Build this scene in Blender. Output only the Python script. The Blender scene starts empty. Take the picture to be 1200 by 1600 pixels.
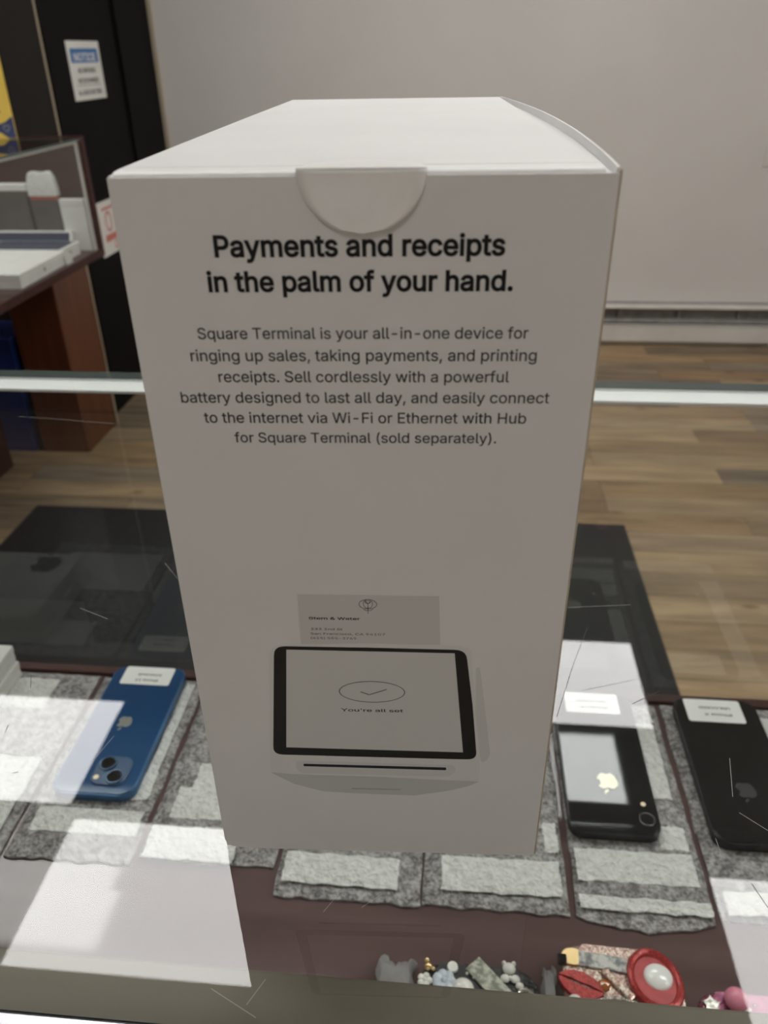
import bpy, bmesh, math, random
from mathutils import Vector, Matrix, noise
random.seed(7)
PI = math.pi
SC = bpy.context.scene
COL = SC.collection

# ------------------------------------------------------------------ camera
cam_d = bpy.data.cameras.new('camera')
cam_d.sensor_width = 36.0
cam_d.lens = 36.0 * 1231.3 / 1600.0
cam_d.clip_start = 0.01
cam_d.dof.use_dof = True
cam_d.dof.focus_distance = 0.27
cam_d.dof.aperture_fstop = 18.0
cam = bpy.data.objects.new('camera', cam_d)
COL.objects.link(cam)
PITCH, YAW, ROLL = 0.530857, -0.098794, -0.017113
fwd = Vector((math.sin(YAW)*math.cos(PITCH), math.cos(YAW)*math.cos(PITCH), -math.sin(PITCH)))
rt0 = Vector((math.cos(YAW), -math.sin(YAW), 0)); up0 = rt0.cross(fwd)
rt = rt0*math.cos(ROLL) + up0*math.sin(ROLL)
up = -rt0*math.sin(ROLL) + up0*math.cos(ROLL)
cam.matrix_world = Matrix(((rt.x, up.x, -fwd.x, 0.02084), (rt.y, up.y, -fwd.y, -0.17216), (rt.z, up.z, -fwd.z, 0.23615), (0, 0, 0, 1)))
SC.camera = cam

# ------------------------------------------------------------------ world, light, exposure
world = bpy.data.worlds.new('world'); SC.world = world
world.use_nodes = True
bg = world.node_tree.nodes['Background']
bg.inputs['Color'].default_value = (0.9, 0.92, 1.0, 1); bg.inputs['Strength'].default_value = 0.02
SC.view_settings.view_transform = 'Standard'
SC.view_settings.look = 'None'
SC.view_settings.exposure = 0.0
SC.view_settings.gamma = 1.0
SC.view_settings.use_curve_mapping = False
SC.cycles.transparent_max_bounces = 24
PANEL_LIGHT = 12.7            # brightness of the ceiling panels
FLOOR_Z, CEIL_Z = -0.97, 1.834

# ------------------------------------------------------------------ materials
def mat(name, col, rough=0.5, spec=0.5, metal=0.0, **kw):
    m = bpy.data.materials.new(name); m.use_nodes = True
    b = m.node_tree.nodes['Principled BSDF']
    b.inputs['Base Color'].default_value = (*col, 1)
    b.inputs['Roughness'].default_value = rough
    b.inputs['Specular IOR Level'].default_value = spec
    b.inputs['Metallic'].default_value = metal
    for k, v in kw.items():
        b.inputs[k.replace('_', ' ')].default_value = v
    return m
def nd(m, t, **kw):
    n = m.node_tree.nodes.new(t)
    for k, v in kw.items(): setattr(n, k, v)
    return n
def ln(m, a, b): m.node_tree.links.new(a, b)
def noisy(m, scale, c1, c2, stretch=(1, 1, 1), bump=0.0, detail=4.0, bscale=None, dist=0.001, lo=0.3, hi=0.7):
    """colour varied by stretched noise, with an optional bump"""
    b = m.node_tree.nodes['Principled BSDF']
    tc = nd(m, 'ShaderNodeTexCoord'); mp = nd(m, 'ShaderNodeMapping'); mp.inputs['Scale'].default_value = stretch
    nz = nd(m, 'ShaderNodeTexNoise'); nz.inputs['Scale'].default_value = scale; nz.inputs['Detail'].default_value = detail
    rp = nd(m, 'ShaderNodeValToRGB')
    rp.color_ramp.elements[0].color = (*c1, 1); rp.color_ramp.elements[1].color = (*c2, 1)
    rp.color_ramp.elements[0].position = lo; rp.color_ramp.elements[1].position = hi
    ln(m, tc.outputs['Object'], mp.inputs['Vector']); ln(m, mp.outputs['Vector'], nz.inputs['Vector'])
    ln(m, nz.outputs['Fac'], rp.inputs['Fac']); ln(m, rp.outputs['Color'], b.inputs['Base Color'])
    if bump:
        bp = nd(m, 'ShaderNodeBump'); bp.inputs['Strength'].default_value = bump; bp.inputs['Distance'].default_value = dist
        src = nz
        if bscale:
            src = nd(m, 'ShaderNodeTexNoise'); src.inputs['Scale'].default_value = bscale; ln(m, mp.outputs['Vector'], src.inputs['Vector'])
        ln(m, src.outputs['Fac'], bp.inputs['Height']); ln(m, bp.outputs['Normal'], b.inputs['Normal'])
    return m
def glass_mat(name, tint, gain=1.05):
    """thin clear sheet: see-through, with a Fresnel mirror on the faces turned to the light or the eye"""
    m = bpy.data.materials.new(name); m.use_nodes = True
    nt = m.node_tree; nt.nodes.clear()
    out = nd(m, 'ShaderNodeOutputMaterial'); mix = nd(m, 'ShaderNodeMixShader')
    tr = nd(m, 'ShaderNodeBsdfTransparent'); tr.inputs['Color'].default_value = (*tint, 1)
    gl = nd(m, 'ShaderNodeBsdfGlossy'); gl.inputs['Roughness'].default_value = 0.0
    fr = nd(m, 'ShaderNodeFresnel'); fr.inputs['IOR'].default_value = 1.5
    ge = nd(m, 'ShaderNodeNewGeometry')
    sub = nd(m, 'ShaderNodeMath', operation='SUBTRACT'); sub.inputs[0].default_value = 1.0
    mul = nd(m, 'ShaderNodeMath', operation='MULTIPLY'); mul2 = nd(m, 'ShaderNodeMath', operation='MULTIPLY', use_clamp=True)
    mul2.inputs[1].default_value = gain
    ln(m, ge.outputs['Backfacing'], sub.inputs[1]); ln(m, sub.outputs[0], mul.inputs[0]); ln(m, fr.outputs[0], mul.inputs[1])
    ln(m, mul.outputs[0], mul2.inputs[0]); ln(m, mul2.outputs[0], mix.inputs['Fac'])
    ln(m, tr.outputs[0], mix.inputs[1]); ln(m, gl.outputs[0], mix.inputs[2]); ln(m, mix.outputs[0], out.inputs['Surface'])
    return m
def film_mat(name, col, alpha, rough):
    m = mat(name, col, rough, 0.6)
    m.node_tree.nodes['Principled BSDF'].inputs['Alpha'].default_value = alpha
    return m
def emit_mat(name, col, strength):
    m = bpy.data.materials.new(name); m.use_nodes = True
    m.node_tree.nodes.clear()
    o = nd(m, 'ShaderNodeOutputMaterial'); e = nd(m, 'ShaderNodeEmission')
    e.inputs['Color'].default_value = (*col, 1); e.inputs['Strength'].default_value = strength
    ln(m, e.outputs[0], o.inputs['Surface'])
    return m

M = {}
M['wall'] = noisy(mat('wall_paint', (0.5, 0.49, 0.46), 0.75, 0.3), 3.0, (0.60, 0.575, 0.545), (0.63, 0.605, 0.575), bump=0.15, bscale=260, dist=0.0006)
M['white_wall'] = noisy(mat('pale_wall_paint', (0.7, 0.69, 0.66), 0.8, 0.3), 3.0, (0.68, 0.67, 0.64), (0.72, 0.71, 0.68))
M['ceiling'] = noisy(mat('ceiling_tile', (0.7, 0.7, 0.68), 0.9, 0.2), 40, (0.62, 0.62, 0.6), (0.72, 0.72, 0.7))
M['panel'] = emit_mat('lit_diffuser', (1.0, 0.99, 0.972), PANEL_LIGHT)
M['white_metal'] = noisy(mat('white_enamel', (0.75, 0.75, 0.73), 0.4), 8, (0.72, 0.72, 0.7), (0.78, 0.78, 0.76))
M['trim_white'] = noisy(mat('heater_enamel', (0.66, 0.63, 0.57), 0.45), 6, (0.60, 0.57, 0.52), (0.68, 0.65, 0.6), (1, 1, 1))
M['heater_dark'] = noisy(mat('heater_slot_grey', (0.2, 0.19, 0.18), 0.6), 30, (0.2, 0.19, 0.18), (0.3, 0.285, 0.27))
M['black_door'] = noisy(mat('black_door_paint', (0.003, 0.003, 0.0035), 0.6, 0.1), 5, (0.002, 0.002, 0.0025), (0.004, 0.004, 0.0045))
M['tan_trim'] = noisy(mat('tan_trim_wood', (0.40, 0.33, 0.24), 0.6), 20, (0.34, 0.28, 0.2), (0.44, 0.37, 0.27), (1, 1, .1))
M['pillar_wood'] = noisy(mat('pillar_dark_brown_wood', (0.01, 0.006, 0.004), 0.5, 0.2), 14, (0.006, 0.004, 0.003), (0.011, 0.006, 0.0045), (3, 3, .25), lo=.25, hi=.8)
M['lit_pillar_wood'] = noisy(mat('lit_red_brown_wood', (0.13, 0.04, 0.015), 0.4), 14, (0.09, 0.028, 0.011), (0.17, 0.05, 0.02), (3, 3, .25), lo=.25, hi=.8)  # pillar wood with the light put into its colour
M['case_wood'] = noisy(mat('case_mahogany', (0.05, 0.018, 0.014), 0.4, 0.25), 16, (0.030, 0.009, 0.007), (0.055, 0.015, 0.011), (.3, 3, 3))
M['shelf_wood'] = noisy(mat('shelf_mahogany_varnish', (0.05, 0.03, 0.03), 0.06, 0.27), 22, (0.085, 0.052, 0.050), (0.13, 0.082, 0.078), (.25, 3, 1), lo=.2, hi=.8)
M['rail_wood'] = noisy(mat('rail_grey_brown_wood', (0.09, 0.075, 0.055), 0.5, 0.3), 18, (0.17, 0.145, 0.112), (0.23, 0.197, 0.152), (.4, 3, 1))
M['rail_white'] = noisy(mat('white_rail', (0.85, 0.87, 0.86), 0.35), 6, (0.88, 0.89, 0.88), (0.92, 0.93, 0.92))
M['steel'] = noisy(mat('brushed_edge_steel', (0.75, 0.75, 0.78), 0.22, metal=1.0), 60, (0.62, 0.62, 0.66), (0.82, 0.82, 0.85), (.05, 6, 6))
M['glass'] = glass_mat('clear_glass', (0.972, 0.985, 0.978))
M['glass_upright'] = glass_mat('clear_upright_glass', (0.972, 0.983, 0.976), 1.5)
M['glass_edge'] = mat('green_glass_edge', (0.07, 0.10, 0.09), 0.15, 0.6)
M['scratch'] = mat('glass_scratch', (0.45, 0.44, 0.41), 0.6)
M['scratch_dark'] = mat('dark_glass_scratch', (0.06, 0.06, 0.06), 0.6)
M['mat_black'] = noisy(mat('black_rubber', (0.012, 0.013, 0.013), 0.7, 0.3), 90, (0.009, 0.010, 0.010), (0.018, 0.019, 0.019), bump=.4, dist=.002)
# box
M['card'] = noisy(mat('white_card', (0.84, 0.83, 0.82), 0.42, 0.4), 25, (0.82, 0.81, 0.80), (0.86, 0.85, 0.84))
M['card_edge'] = noisy(mat('raw_card_edge', (0.55, 0.47, 0.36), 0.8), 120, (0.47, 0.38, 0.27), (0.62, 0.54, 0.43))
M['seal'] = noisy(mat('milky_seal_film', (0.9, 0.89, 0.86), 0.3, 0.5), 150, (0.90, 0.885, 0.86), (0.95, 0.94, 0.92), bump=.06, dist=.0004)
M['ink_black'] = mat('black_ink', (0.008, 0.008, 0.009), 0.5, 0.3)
M['ink_grey'] = mat('dark_grey_ink', (0.055, 0.05, 0.05), 0.55, 0.3)
M['ink_bezel'] = mat('bezel_ink', (0.018, 0.017, 0.017), 0.45, 0.4)
M['ink_screen'] = mat('screen_ink', (0.72, 0.715, 0.695), 0.45, 0.4)
M['ink_body'] = mat('printed_device_grey', (0.80, 0.795, 0.785), 0.45, 0.4)
M['ink_under'] = mat('printed_underside_grey', (0.62, 0.62, 0.61), 0.45, 0.4)
M['ink_recess'] = mat('printed_recess_grey', (0.72, 0.715, 0.70), 0.45, 0.4)
M['ink_receipt'] = mat('printed_receipt_grey', (0.69, 0.675, 0.655), 0.45, 0.4)
M['ink_pale'] = mat('pale_grey_ink', (0.70, 0.69, 0.68), 0.5, 0.4)
M['ink_mid'] = mat('mid_grey_ink', (0.42, 0.42, 0.41), 0.5, 0.4)
M['ink_slot'] = mat('slot_ink', (0.015, 0.018, 0.035), 0.5, 0.4)
# goods
def bubble_mat(name, c1, c2, rough, scale=520):
    m = mat(name, c1, rough, 0.6)
    b = m.node_tree.nodes['Principled BSDF']
    tc = nd(m, 'ShaderNodeTexCoord')
    vo = nd(m, 'ShaderNodeTexVoronoi', feature='SMOOTH_F1'); vo.inputs['Scale'].default_value = scale*.35; vo.inputs['Smoothness'].default_value = .6
    nz = nd(m, 'ShaderNodeTexNoise'); nz.inputs['Scale'].default_value = scale*.8; nz.inputs['Detail'].default_value = 5
    nz2 = nd(m, 'ShaderNodeTexNoise'); nz2.inputs['Scale'].default_value = 140; nz2.inputs['Detail'].default_value = 3
    for n in (vo, nz, nz2): ln(m, tc.outputs['Object'], n.inputs['Vector'])
    add = nd(m, 'ShaderNodeMath', operation='ADD'); ln(m, vo.outputs['Distance'], add.inputs[0]); ln(m, nz.outputs['Fac'], add.inputs[1])
    add2 = nd(m, 'ShaderNodeMath', operation='ADD'); ln(m, nz.outputs['Fac'], add2.inputs[0]); ln(m, nz2.outputs['Fac'], add2.inputs[1])
    rp = nd(m, 'ShaderNodeValToRGB'); rp.color_ramp.elements[0].position = .72; rp.color_ramp.elements[1].position = 1.28
    half = nd(m, 'ShaderNodeMath', operation='MULTIPLY'); half.inputs[1].default_value = .5
    rp.color_ramp.elements[0].position = .40; rp.color_ramp.elements[1].position = .60
    rp.color_ramp.elements[0].color = (*c1, 1); rp.color_ramp.elements[1].color = (*c2, 1)
    ln(m, add2.outputs[0], half.inputs[0]); ln(m, half.outputs[0], rp.inputs['Fac']); ln(m, rp.outputs['Color'], b.inputs['Base Color'])
    bp = nd(m, 'ShaderNodeBump'); bp.inputs['Strength'].default_value = .9; bp.inputs['Distance'].default_value = .0035
    ln(m, add.outputs[0], bp.inputs['Height']); ln(m, bp.outputs['Normal'], b.inputs['Normal'])
    return m
M['bubble'] = bubble_mat('grey_bubble_wrap', (0.16, 0.15, 0.147), (0.50, 0.48, 0.472), 0.25)
M['foam'] = bubble_mat('white_bubble_film', (0.68, 0.68, 0.65), (0.84, 0.84, 0.81), 0.3)
M['bubble_clear'] = film_mat('crumpled_clear_bag', (0.88, 0.86, 0.85), 0.72, 0.15)
_b = M['bubble_clear'].node_tree.nodes['Principled BSDF']; _n = nd(M['bubble_clear'], 'ShaderNodeTexNoise'); _n.inputs['Scale'].default_value = 260; _n.inputs['Detail'].default_value = 5
_p = nd(M['bubble_clear'], 'ShaderNodeBump'); _p.inputs['Strength'].default_value = .9; _p.inputs['Distance'].default_value = .003
ln(M['bubble_clear'], _n.outputs['Fac'], _p.inputs['Height']); ln(M['bubble_clear'], _p.outputs['Normal'], _b.inputs['Normal'])
M['blue_glass'] = noisy(mat('blue_phone_back', (0.012, 0.06, 0.16), 0.08, 0.5), 9, (0.011, 0.055, 0.15), (0.016, 0.072, 0.18))
M['blue_metal'] = noisy(mat('blue_phone_frame', (0.04, 0.13, 0.28), 0.3, metal=.6), 50, (0.035, 0.12, 0.26), (0.05, 0.15, 0.31))
M['blue_plateau'] = noisy(mat('blue_camera_plateau', (0.03, 0.075, 0.16), 0.3, 0.4), 20, (0.028, 0.07, 0.15), (0.034, 0.082, 0.17))
M['black_glass'] = noisy(mat('black_phone_back', (0.006, 0.007, 0.008), 0.03, 0.5), 9, (0.005, 0.006, 0.007), (0.010, 0.011, 0.012))
M['black_metal'] = noisy(mat('black_phone_frame', (0.02, 0.022, 0.024), 0.25, metal=.5), 50, (0.016, 0.018, 0.02), (0.028, 0.03, 0.032))
M['lens'] = mat('lens_glass', (0.004, 0.004, 0.005), 0.03, 0.8)
M['lens_ring'] = mat('lens_ring', (0.18, 0.19, 0.2), 0.25, metal=1.0)
M['lens_ring_blue'] = mat('blue_lens_ring', (0.10, 0.16, 0.25), 0.25, metal=1.0)
M['flash'] = mat('flash_lens', (0.85, 0.72, 0.5), 0.3)
M['logo_gold'] = mat('mirror_logo', (0.86, 0.82, 0.66), 0.3, metal=.35)
M['logo_grey'] = mat('grey_logo', (0.19, 0.19, 0.17), 0.3)
M['logo_dark'] = mat('dim_logo', (0.045, 0.042, 0.045), 0.2)
M['sticker'] = noisy(mat('white_sticker', (0.86, 0.86, 0.83), 0.5), 40, (0.84, 0.84, 0.81), (0.88, 0.88, 0.85))
M['paper'] = noisy(mat('white_box_paper', (0.76, 0.75, 0.72), 0.5), 30, (0.72, 0.71, 0.68), (0.8, 0.79, 0.76))
M['screen_blue'] = noisy(mat('printed_navy_screen', (0.02, 0.035, 0.075), 0.25), 5, (0.016, 0.028, 0.06), (0.03, 0.045, 0.09))
M['grey_box'] = noisy(mat('dark_grey_box', (0.09, 0.085, 0.075), 0.5), 12, (0.07, 0.066, 0.058), (0.11, 0.1, 0.09))
M['orange'] = mat('orange_red_strip', (0.35, 0.09, 0.04), 0.5)
M['yellow'] = noisy(mat('yellow_print', (0.72, 0.50, 0.09), 0.4), 12, (0.68, 0.47, 0.08), (0.76, 0.54, 0.11))
M['navy'] = noisy(mat('navy_print', (0.03, 0.045, 0.12), 0.4), 12, (0.025, 0.036, 0.1), (0.04, 0.055, 0.14))
M['navy_line'] = mat('pale_navy_line', (0.33, 0.32, 0.27), 0.5)
M['sign_white'] = noisy(mat('sign_white', (0.78, 0.78, 0.74), 0.5), 20, (0.75, 0.75, 0.71), (0.8, 0.8, 0.76))
M['sign_blue'] = mat('sign_blue', (0.045, 0.17, 0.44), 0.5)
M['red_ink'] = mat('pale_red_ink', (0.62, 0.2, 0.16), 0.6)
M['bin_blue'] = noisy(mat('blue_plastic_bin', (0.015, 0.03, 0.16), 0.35), 10, (0.012, 0.025, 0.13), (0.02, 0.04, 0.19))
# bling
M['pearl'] = mat('pearl', (0.8, 0.77, 0.72), 0.15, 0.7)
M['resin_white'] = noisy(mat('white_resin', (0.78, 0.76, 0.70), 0.35), 300, (0.66, 0.65, 0.6), (0.84, 0.82, 0.76))
M['resin_blue'] = noisy(mat('pale_blue_resin', (0.55, 0.6, 0.66), 0.3), 300, (0.42, 0.47, 0.54), (0.66, 0.7, 0.75))
M['gold'] = mat('pale_gold', (0.75, 0.55, 0.28), 0.25, metal=1.0)
M['silver'] = mat('silver_rhinestone', (0.75, 0.74, 0.72), 0.15, metal=.9)
M['black_case'] = noisy(mat('black_case_plastic', (0.012, 0.013, 0.015), 0.25), 80, (0.009, 0.01, 0.012), (0.02, 0.021, 0.023))
M['bill'] = noisy(mat('green_grey_bill', (0.42, 0.42, 0.34), 0.6), 240, (0.2, 0.21, 0.16), (0.56, 0.56, 0.46), lo=.4, hi=.6)
M['bill_grey'] = noisy(mat('grey_white_bill', (0.5, 0.5, 0.47), 0.6), 240, (0.2, 0.2, 0.21), (0.62, 0.61, 0.57), lo=.38, hi=.55)
def glitter_mat(name, cols, scale=900, rough=.25, metal=.5):
    m = mat(name, cols[0], rough, .7, metal)
    b = m.node_tree.nodes['Principled BSDF']
    tc = nd(m, 'ShaderNodeTexCoord'); vo = nd(m, 'ShaderNodeTexVoronoi'); vo.inputs['Scale'].default_value = scale
    rp = nd(m, 'ShaderNodeValToRGB'); rp.color_ramp.interpolation = 'CONSTANT'
    sp = nd(m, 'ShaderNodeSeparateColor')
    ln(m, tc.outputs['Object'], vo.inputs['Vector']); ln(m, vo.outputs['Color'], sp.inputs[0]); ln(m, sp.outputs[0], rp.inputs['Fac'])
    while len(rp.color_ramp.elements) < len(cols): rp.color_ramp.elements.new(0.5)
    for i, c in enumerate(cols):
        rp.color_ramp.elements[i].position = i/len(cols); rp.color_ramp.elements[i].color = (*c, 1)
    ln(m, rp.outputs['Color'], b.inputs['Base Color'])
    bp = nd(m, 'ShaderNodeBump'); bp.inputs['Strength'].default_value = .7; bp.inputs['Distance'].default_value = .0008
    ln(m, sp.outputs[1], bp.inputs['Height']); ln(m, bp.outputs['Normal'], b.inputs['Normal'])
    return m
M['glitter_pink'] = glitter_mat('pink_gold_glitter', [(0.32, 0.17, 0.14), (0.55, 0.38, 0.32), (0.72, 0.55, 0.45), (0.45, 0.28, 0.24), (0.8, 0.72, 0.62)])
M['glitter_red'] = glitter_mat('red_glitter', [(0.25, 0.01, 0.01), (0.42, 0.02, 0.02), (0.33, 0.015, 0.015), (0.5, 0.05, 0.04)], 1100, .3, .3)
M['glitter_magenta'] = glitter_mat('magenta_glitter', [(0.12, 0.02, 0.05), (0.2, 0.03, 0.09), (0.3, 0.09, 0.16), (0.16, 0.03, 0.07)], 900)
M['stones'] = glitter_mat('rhinestones', [(0.3, 0.29, 0.26), (0.7, 0.68, 0.62), (0.5, 0.48, 0.42), (0.82, 0.8, 0.75)], 700, .15, .7)
M['red_soft'] = noisy(mat('red_resin', (0.42, 0.02, 0.025), 0.35), 200, (0.33, 0.014, 0.018), (0.5, 0.04, 0.04))
M['pink'] = mat('pink_resin', (0.72, 0.25, 0.34), 0.25)
M['cabochon'] = mat('white_cabochon', (0.82, 0.81, 0.78), 0.15, .6)
M['gem_orange'] = mat('amber_gem', (0.4, 0.13, 0.03), 0.1, .8)

# floor planks
def plank_mat():
    m = mat('wood_plank_floor', (0.2, 0.15, 0.1), 0.55, 0.12)
    b = m.node_tree.nodes['Principled BSDF']
    tc = nd(m, 'ShaderNodeTexCoord')
    def brick(scale_w, h, off, seedx):
        mp = nd(m, 'ShaderNodeMapping'); mp.inputs['Location'].default_value = (seedx, 0.045, 0)
        ln(m, tc.outputs['Object'], mp.inputs['Vector'])
        br = nd(m, 'ShaderNodeTexBrick'); br.offset = off; br.offset_frequency = 3
        br.inputs['Color1'].default_value = (0, 0, 0, 1); br.inputs['Color2'].default_value = (1, 1, 1, 1); br.inputs['Mortar'].default_value = (.2, .2, .2, 1)
        br.inputs['Scale'].default_value = 1.0; br.inputs['Brick Width'].default_value = scale_w; br.inputs['Row Height'].default_value = h
        br.inputs['Mortar Size'].default_value = 0.0008; br.inputs['Mortar Smooth'].default_value = .2
        ln(m, mp.outputs['Vector'], br.inputs['Vector'])
        return br
    br = brick(0.62, 0.103, .37, .13)
    rp = nd(m, 'ShaderNodeValToRGB')
    e = rp.color_ramp.elements
    e[0].color = (0.26, 0.175, 0.105, 1); e[0].position = 0
    e[1].color = (0.24, 0.195, 0.15, 1); e[1].position = 1
    for pos, c in ((.3, (0.38, 0.26, 0.145)), (.55, (0.21, 0.165, 0.12)), (.8, (0.46, 0.322, 0.19))):
        q = e.new(pos); q.color = (*c, 1)
    ln(m, br.outputs['Color'], rp.inputs['Fac'])
    mp2 = nd(m, 'ShaderNodeMapping'); mp2.inputs['Scale'].default_value = (1.3, 9, 1)
    sc = nd(m, 'ShaderNodeVectorMath', operation='ADD'); sc2 = nd(m, 'ShaderNodeVectorMath', operation='SCALE'); sc2.inputs['Scale'].default_value = 7.0
    ln(m, br.outputs['Color'], sc2.inputs[0]); ln(m, tc.outputs['Object'], sc.inputs[0]); ln(m, sc2.outputs[0], sc.inputs[1])
    ln(m, sc.outputs[0], mp2.inputs['Vector'])
    nz = nd(m, 'ShaderNodeTexNoise'); nz.inputs['Scale'].default_value = 2.2; nz.inputs['Detail'].default_value = 7; nz.inputs['Roughness'].default_value = .62
    ln(m, mp2.outputs['Vector'], nz.inputs['Vector'])
    r2 = nd(m, 'ShaderNodeValToRGB'); r2.color_ramp.elements[0].position = .34; r2.color_ramp.elements[1].position = .66
    r2.color_ramp.elements[0].color = (.62, .61, .62, 1); r2.color_ramp.elements[1].color = (1.12, 1.11, 1.08, 1)
    ln(m, nz.outputs['Fac'], r2.inputs['Fac'])
    mx = nd(m, 'ShaderNodeMix', data_type='RGBA', blend_type='MULTIPLY'); mx.inputs['Factor'].default_value = 1
    ln(m, rp.outputs['Color'], mx.inputs['A']); ln(m, r2.outputs['Color'], mx.inputs['B'])
    # knots
    mp3 = nd(m, 'ShaderNodeMapping'); mp3.inputs['Scale'].default_value = (3.3, 7.5, 1); ln(m, tc.outputs['Object'], mp3.inputs['Vector'])
    vo = nd(m, 'ShaderNodeTexVoronoi'); vo.inputs['Scale'].default_value = 1.0; ln(m, mp3.outputs['Vector'], vo.inputs['Vector'])
    r3 = nd(m, 'ShaderNodeValToRGB'); r3.color_ramp.elements[0].position = .025; r3.color_ramp.elements[1].position = .11
    r3.color_ramp.elements[0].color = (.25, .22, .2, 1); r3.color_ramp.elements[1].color = (1, 1, 1, 1)
    ln(m, vo.outputs['Distance'], r3.inputs['Fac'])
    mx2 = nd(m, 'ShaderNodeMix', data_type='RGBA', blend_type='MULTIPLY'); mx2.inputs['Factor'].default_value = .8
    ln(m, mx.outputs['Result'], mx2.inputs['A']); ln(m, r3.outputs['Color'], mx2.inputs['B'])
    mor = nd(m, 'ShaderNodeMix', data_type='RGBA'); mor.inputs['B'].default_value = (.05, .04, .028, 1)
    ln(m, br.outputs['Fac'], mor.inputs['Factor']); ln(m, mx2.outputs['Result'], mor.inputs['A'])
    ln(m, mor.outputs['Result'], b.inputs['Base Color'])
    return m
M['planks'] = plank_mat()

# ------------------------------------------------------------------ mesh helpers
class MB:
    """collects shapes for one mesh object; each shape may carry its own material slot"""
    def __init__(s): s.bm = bmesh.new(); s.mats = []; s.cur = 0
    def use(s, m):
        if m not in s.mats: s.mats.append(m)
        s.cur = s.mats.index(m); return s
    def _add(s, t, mtx=None):
        if mtx is not None: t.transform(mtx)
        t.verts.index_update()
        vs = [s.bm.verts.new(v.co) for v in t.verts]
        for f in t.faces:
            q = s.bm.faces.new([vs[v.index] for v in f.verts]); q.material_index = s.cur
        t.free(); return s
    def box(s, x0, x1, y0, y1, z0, z1, bev=0.0, seg=2, mtx=None):
        t = bmesh.new()
        vs = [t.verts.new(v) for v in ((x0,y0,z0),(x1,y0,z0),(x1,y1,z0),(x0,y1,z0),(x0,y0,z1),(x1,y0,z1),(x1,y1,z1),(x0,y1,z1))]
        for q in ((3,2,1,0),(4,5,6,7),(0,1,5,4),(1,2,6,5),(2,3,7,6),(3,0,4,7)): t.faces.new([vs[i] for i in q])
        if bev: bmesh.ops.bevel(t, geom=list(t.edges), offset=bev, segments=seg, profile=.5, affect='EDGES')
        return s._add(t, mtx)
    def prism(s, pts, z0, z1, mtx=None, bev=0.0, seg=2):
        """a polygon in the xy plane given a height"""
        t = bmesh.new()
        a = sum(pts[i][0]*pts[(i+1) % len(pts)][1]-pts[(i+1) % len(pts)][0]*pts[i][1] for i in range(len(pts)))
        if a < 0: pts = pts[::-1]
        n = len(pts)
        lo = [t.verts.new((x, y, z0)) for x, y in pts]; hi = [t.verts.new((x, y, z1)) for x, y in pts]
        t.faces.new(lo[::-1]); tf = t.faces.new(hi)
        for i in range(n): t.faces.new((lo[i], lo[(i+1) % n], hi[(i+1) % n], hi[i]))
        if bev: bmesh.ops.bevel(t, geom=list(tf.edges), offset=bev, segments=seg, profile=.5, affect='EDGES')
        return s._add(t, mtx)
    def cyl(s, c, r, h, n=24, r2=None, mtx=None):
        t = bmesh.new()
        r2 = r if r2 is None else r2
        lo = [t.verts.new((c[0]+r*math.cos(2*PI*i/n), c[1]+r*math.sin(2*PI*i/n), c[2])) for i in range(n)]
        hi = [t.verts.new((c[0]+r2*math.cos(2*PI*i/n), c[1]+r2*math.sin(2*PI*i/n), c[2]+h)) for i in range(n)]
        t.faces.new(lo[::-1]); t.faces.new(hi)
        for i in range(n): t.faces.new((lo[i], lo[(i+1) % n], hi[(i+1) % n], hi[i]))
        return s._add(t, mtx)
    def ball(s, c, rx, ry=None, rz=None, u=16, v=10, rot=0):
        t = bmesh.new()
        m = Matrix.Translation(c) @ Matrix.Rotation(rot, 4, 'Z') @ Matrix.Diagonal((rx, ry or rx, rz or rx, 1))
        bmesh.ops.create_uvsphere(t, u_segments=u, v_segments=v, radius=1, matrix=m)
        return s._add(t)
    def ring(s, c, R, r, n=28, k=8, sx=1, sy=1, rot=0):
        t = bmesh.new(); g = []
        for i in range(n):
            a = 2*PI*i/n; row = []
            for j in range(k):
                b = 2*PI*j/k; q = R+r*math.cos(b)
                x, y = q*math.cos(a)*sx, q*math.sin(a)*sy
                row.append(t.verts.new((c[0]+x*math.cos(rot)-y*math.sin(rot), c[1]+x*math.sin(rot)+y*math.cos(rot), c[2]+r*math.sin(b))))
            g.append(row)
        for i in range(n):
            for j in range(k):
                t.faces.new((g[i][j], g[(i+1) % n][j], g[(i+1) % n][(j+1) % k], g[i][(j+1) % k]))
        return s._add(t)
    def build(s, name, m=None, parent=None, smooth=False, loc=None, rotz=0):
        me = bpy.data.meshes.new(name)
        bmesh.ops.recalc_face_normals(s.bm, faces=s.bm.faces)
        s.bm.to_mesh(me); s.bm.free()
        if m is not None and not s.mats: me.materials.append(m)
        for q in s.mats: me.materials.append(q)
        if smooth:
            for p in me.polygons: p.use_smooth = len(p.vertices) < 9      # large flat caps stay flat
            try: me.set_sharp_from_angle(angle=math.radians(38))
            except Exception: pass
            for p in me.polygons:
                if len(p.vertices) >= 9: p.use_smooth = False
        o = bpy.data.objects.new(name, me); COL.objects.link(o)
        if parent is not None: o.parent = parent
        if loc: o.location = loc
        if rotz: o.rotation_euler = (0, 0, rotz)
        return o
def tag(o, label, cat, group=None):
    o['label'] = label; o['category'] = cat
    if group: o['group'] = group
    return o
def thing(name, label, cat, loc=(0, 0, 0), rotz=0, group=None):
    o = bpy.data.objects.new(name, None); COL.objects.link(o)
    o.empty_display_size = .02
    o.location = loc; o.rotation_euler = (0, 0, rotz)
    return tag(o, label, cat, group)
def struct(o): o['kind'] = 'structure'; return o
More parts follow.
